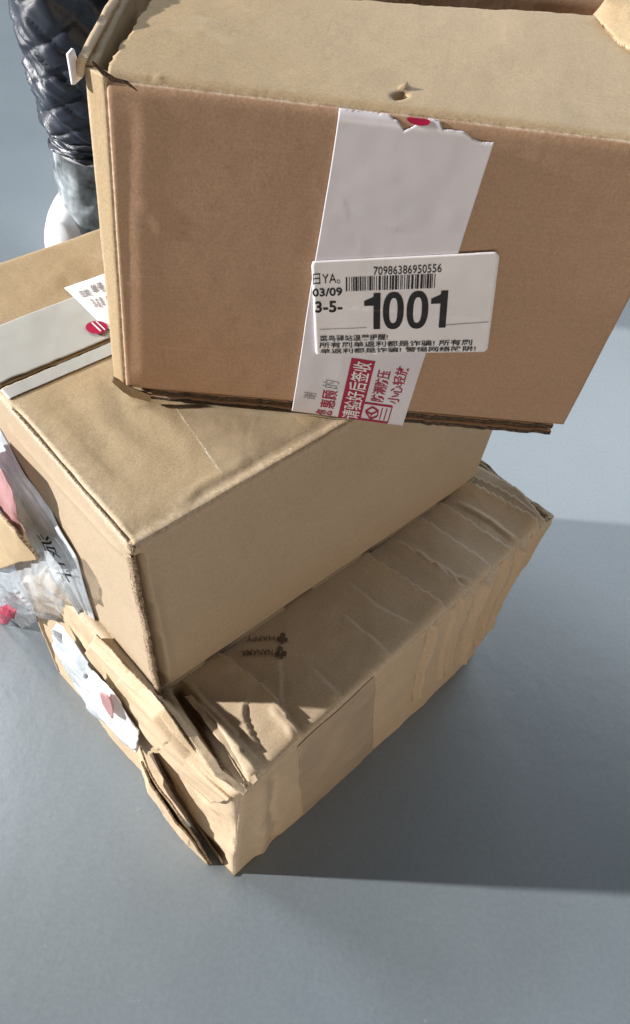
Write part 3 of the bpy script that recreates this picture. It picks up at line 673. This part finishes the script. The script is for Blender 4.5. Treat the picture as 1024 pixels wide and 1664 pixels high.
# sticker
LQ = [(506, 421), (811, 404), (791, 567), (513, 572)]
def lr(b): return 1 - .02 * np.clip(1 - np.minimum(b, 1 - b) / .05, 0, 1) ** 2
ST, smp = patch(FC, 'sticker', rootC, M['paper'], LQ, .0014, .0005, 60, 60, right=lr, left=lambda b: .01 * np.clip(1 - np.minimum(b, 1 - b) / .05, 0, 1) ** 2)
s1 = Ink()
s1.text('70986386950556', .335, .70, .075, .155, .003)
s1.text('日YA。', .005, .155, .115, .225, -.002)
s1.text('03/09', .0, .165, .265, .35, .022); s1.text('3-5-', .01, .165, .40, .52, .022)
bars = np.random.default_rng(5); x = .185
while x < .672:
    w_ = bars.choice([.004, .004, .008, .012]); s1.rect(x, .165, min(x + w_, .675), .305); x += w_ + bars.choice([.004, .005, .009])
def one(x0, x1):
    w = x1 - x0
    s1.quad([(x1 - w * .42, .335), (x1, .335), (x1, .715), (x1 - w * .42, .715)])
    s1.quad([(x1 - w * .42 - .0002, .335), (x1 - w * .42 - .0002, .47), (x0, .478), (x0, .418)][::-1] if 0 else [(x0, .412), (x1 - w * .42, .375), (x1 - w * .42, .463), (x0, .463)])
    s1.quad([(x1 - w * .50, .39), (x1 - w * .36, .335), (x1 - w * .41, .335), (x1 - w * .42, .40)])
one(.285, .375); s1.ring(.448, .525, .058, .196, .023, .135); s1.ring(.582, .525, .060, .196, .024, .135); one(.655, .745)
s1.line((.03, .705), (.30, .695), .004); s1.line((.74, .69), (.985, .668), .004)
s1.text('菜鸟驿站温馨提醒!', .03, .42, .775, .842, .010)
s1.text('所有刷单返利都是诈骗! 所有刷', .025, .905, .853, .918, .010)
s1.text('单返利都是诈骗! 警惕网络陷阱!', .03, .93, .927, .985, .010)
s1.build('printed_text', ST, M['ink'], smp, .0004)
fix_parent(rootC)

# =================================================================== PERSON behind the stack
px0 = (-.385, 1.02)
P = empty('person', (px0[0], px0[1], 0), 'person standing behind the boxes in navy padded trousers over grey patterned leggings and white shoe', 'person')
def tube(name, parent, path, mat, nseg=48, nz=90, f=None, cap=True):
    path = np.array(path); z = np.linspace(0, 1, nz); t = np.linspace(0, 1, len(path))
    c = np.stack([np.interp(z, t, path[:, k]) for k in range(path.shape[1])], 1)
    for _ in range(6): c[1:-1] = (c[:-2] + 2 * c[1:-1] + c[2:]) / 4
    th = np.linspace(0, 2 * math.pi, nseg, endpoint=False)
    T, Z = np.meshgrid(th, z); rad = np.ones(T.shape)
    if f is not None: rad = f(T, Z)
    X = c[:, 0][:, None] + c[:, 3][:, None] * rad * np.cos(T); Y = c[:, 1][:, None] + c[:, 4][:, None] * rad * np.sin(T); ZZ = c[:, 2][:, None] + 0 * T
    V = np.stack([X, Y, ZZ], -1).reshape(-1, 3); F = []
    for i in range(nz - 1):
        for j in range(nseg): k = (j + 1) % nseg; F.append((i * nseg + j, i * nseg + k, (i + 1) * nseg + k, (i + 1) * nseg + j))
    if cap: F.append(tuple(range(nseg))[::-1]); F.append(tuple((nz - 1) * nseg + j for j in range(nseg)))
    return mesh(name, V, F, mat, parent)
def quilt(T, Z):
    a = T / (2 * math.pi) * 26; z = Z * 28
    u = (a - z) * .7; v = (a + z) * .7
    cr = np.stack([u * .20 + 3, v * .55 + 2, a * 0 + 1.5], -1); c2 = np.stack([u * .7, v * 1.1, a * 0 + 4.5], -1)
    A2 = T / (2 * math.pi) * 9; Z2 = Z * 13
    d = np.abs(((A2 + Z2) % 1) - .5) * 2; e = np.abs(((A2 - Z2) % 1) - .5) * 2
    return 1 + .09 * (1 - 3.2 * np.abs(vnoise(cr, 4))) + .05 * (1 - 3 * np.abs(vnoise(c2, 1))) + .045 * (1 - d ** 6) * (1 - e ** 6)
def folds(T, Z):
    cr = np.stack([np.cos(T) * 1.6, np.sin(T) * 1.6, Z * 5], -1); return 1 + .14 * fbm(cr, 1, 4)
for sx, nm in ((0, 0), (.20, 1)):
    x, y = px0[0] + sx, px0[1] + sx * .3
    tube('trousers', P, [(x - .016, y - .01, .01, .055, .065), (x - .013, y, .10, .055, .066), (x - .005, y, .24, .056, .070)], M['pants'], 64, 60, folds)
    tube('padded_trousers', P, [(x + .008, y, .165, .066, .080), (x + .012, y, .20, .074, .09), (x + .012, y, .32, .080, .10), (x + .02, y, .5, .095, .115), (x + .02 - sx * .3, y, .82, .14, .15)], M['quilt'], 120, 220, quilt)
    tube('hem', P, [(x + .008, y, .158, .068, .082), (x + .008, y, .163, .072, .086), (x + .008, y, .168, .070, .084)], M['trim'], 64, 12)
    # shoe: upper with sole
    U, Vv = np.meshgrid(np.linspace(0, 1, 30), np.linspace(0, 2 * math.pi, 32, endpoint=False), indexing='ij')
    ln = .27; ang = R(196)
    w_ = .045 * (np.sin(np.clip(U * .92 + .06, 0, 1) * math.pi) ** .35); hh = .05 + .045 * np.clip(.55 - U, 0, 1) * 1.5
    lx = (U - .30) * ln; ly = w_ * np.cos(Vv); lz = np.clip(np.sin(Vv), -.25, 1) * hh * (np.sin(np.clip(U, .04, .96) * math.pi) ** .3)
    dx, dy = math.cos(R(-100)), math.sin(R(-100))
    if nm == 0: dx, dy = math.cos(R(84)), math.sin(R(84))
    X = x - .040 * (1 - nm) + lx * dx - ly * dy * 1.15; Y = y - .0 + lx * dy + ly * dx; Z = lz + .018
    V = np.stack([X, Y, Z], -1).reshape(-1, 3); F = []
    for i in range(29):
        for j in range(32): k = (j + 1) % 32; F.append((i * 32 + j, i * 32 + k, (i + 1) * 32 + k, (i + 1) * 32 + j))
    F += [tuple(range(32))[::-1], tuple(29 * 32 + j for j in range(32))]
    mesh('shoe', V, F, M['shoe'], P)
# one continuous body: two legs meeting in hips and trunk (inside the clothing)
bm_v = [(px0[0], px0[1], .04), (px0[0], px0[1], .45), (px0[0] + .02, px0[1], .84), (px0[0] + .10, px0[1] + .03, .93), (px0[0] + .18, px0[1] + .06, .84), (px0[0] + .20, px0[1] + .06, .45), (px0[0] + .20, px0[1] + .06, .04), (px0[0] + .10, px0[1] + .03, 1.25)]
m = bpy.data.meshes.new('body'); m.from_pydata(bm_v, [(0, 1), (1, 2), (2, 3), (3, 4), (4, 5), (5, 6), (3, 7)], []); body = bpy.data.objects.new('body', m); COL.objects.link(body); body.parent = P
m.materials.append(M['quilt'])
sk = body.modifiers.new('skin', 'SKIN')
for i, r_ in enumerate([.03, .045, .075, .12, .075, .045, .03, .13]): m.skin_vertices[0].data[i].radius = (r_, r_)
m.skin_vertices[0].data[3].use_root = True
body.modifiers.new('sub', 'SUBSURF').render_levels = 2
fix_parent(P)
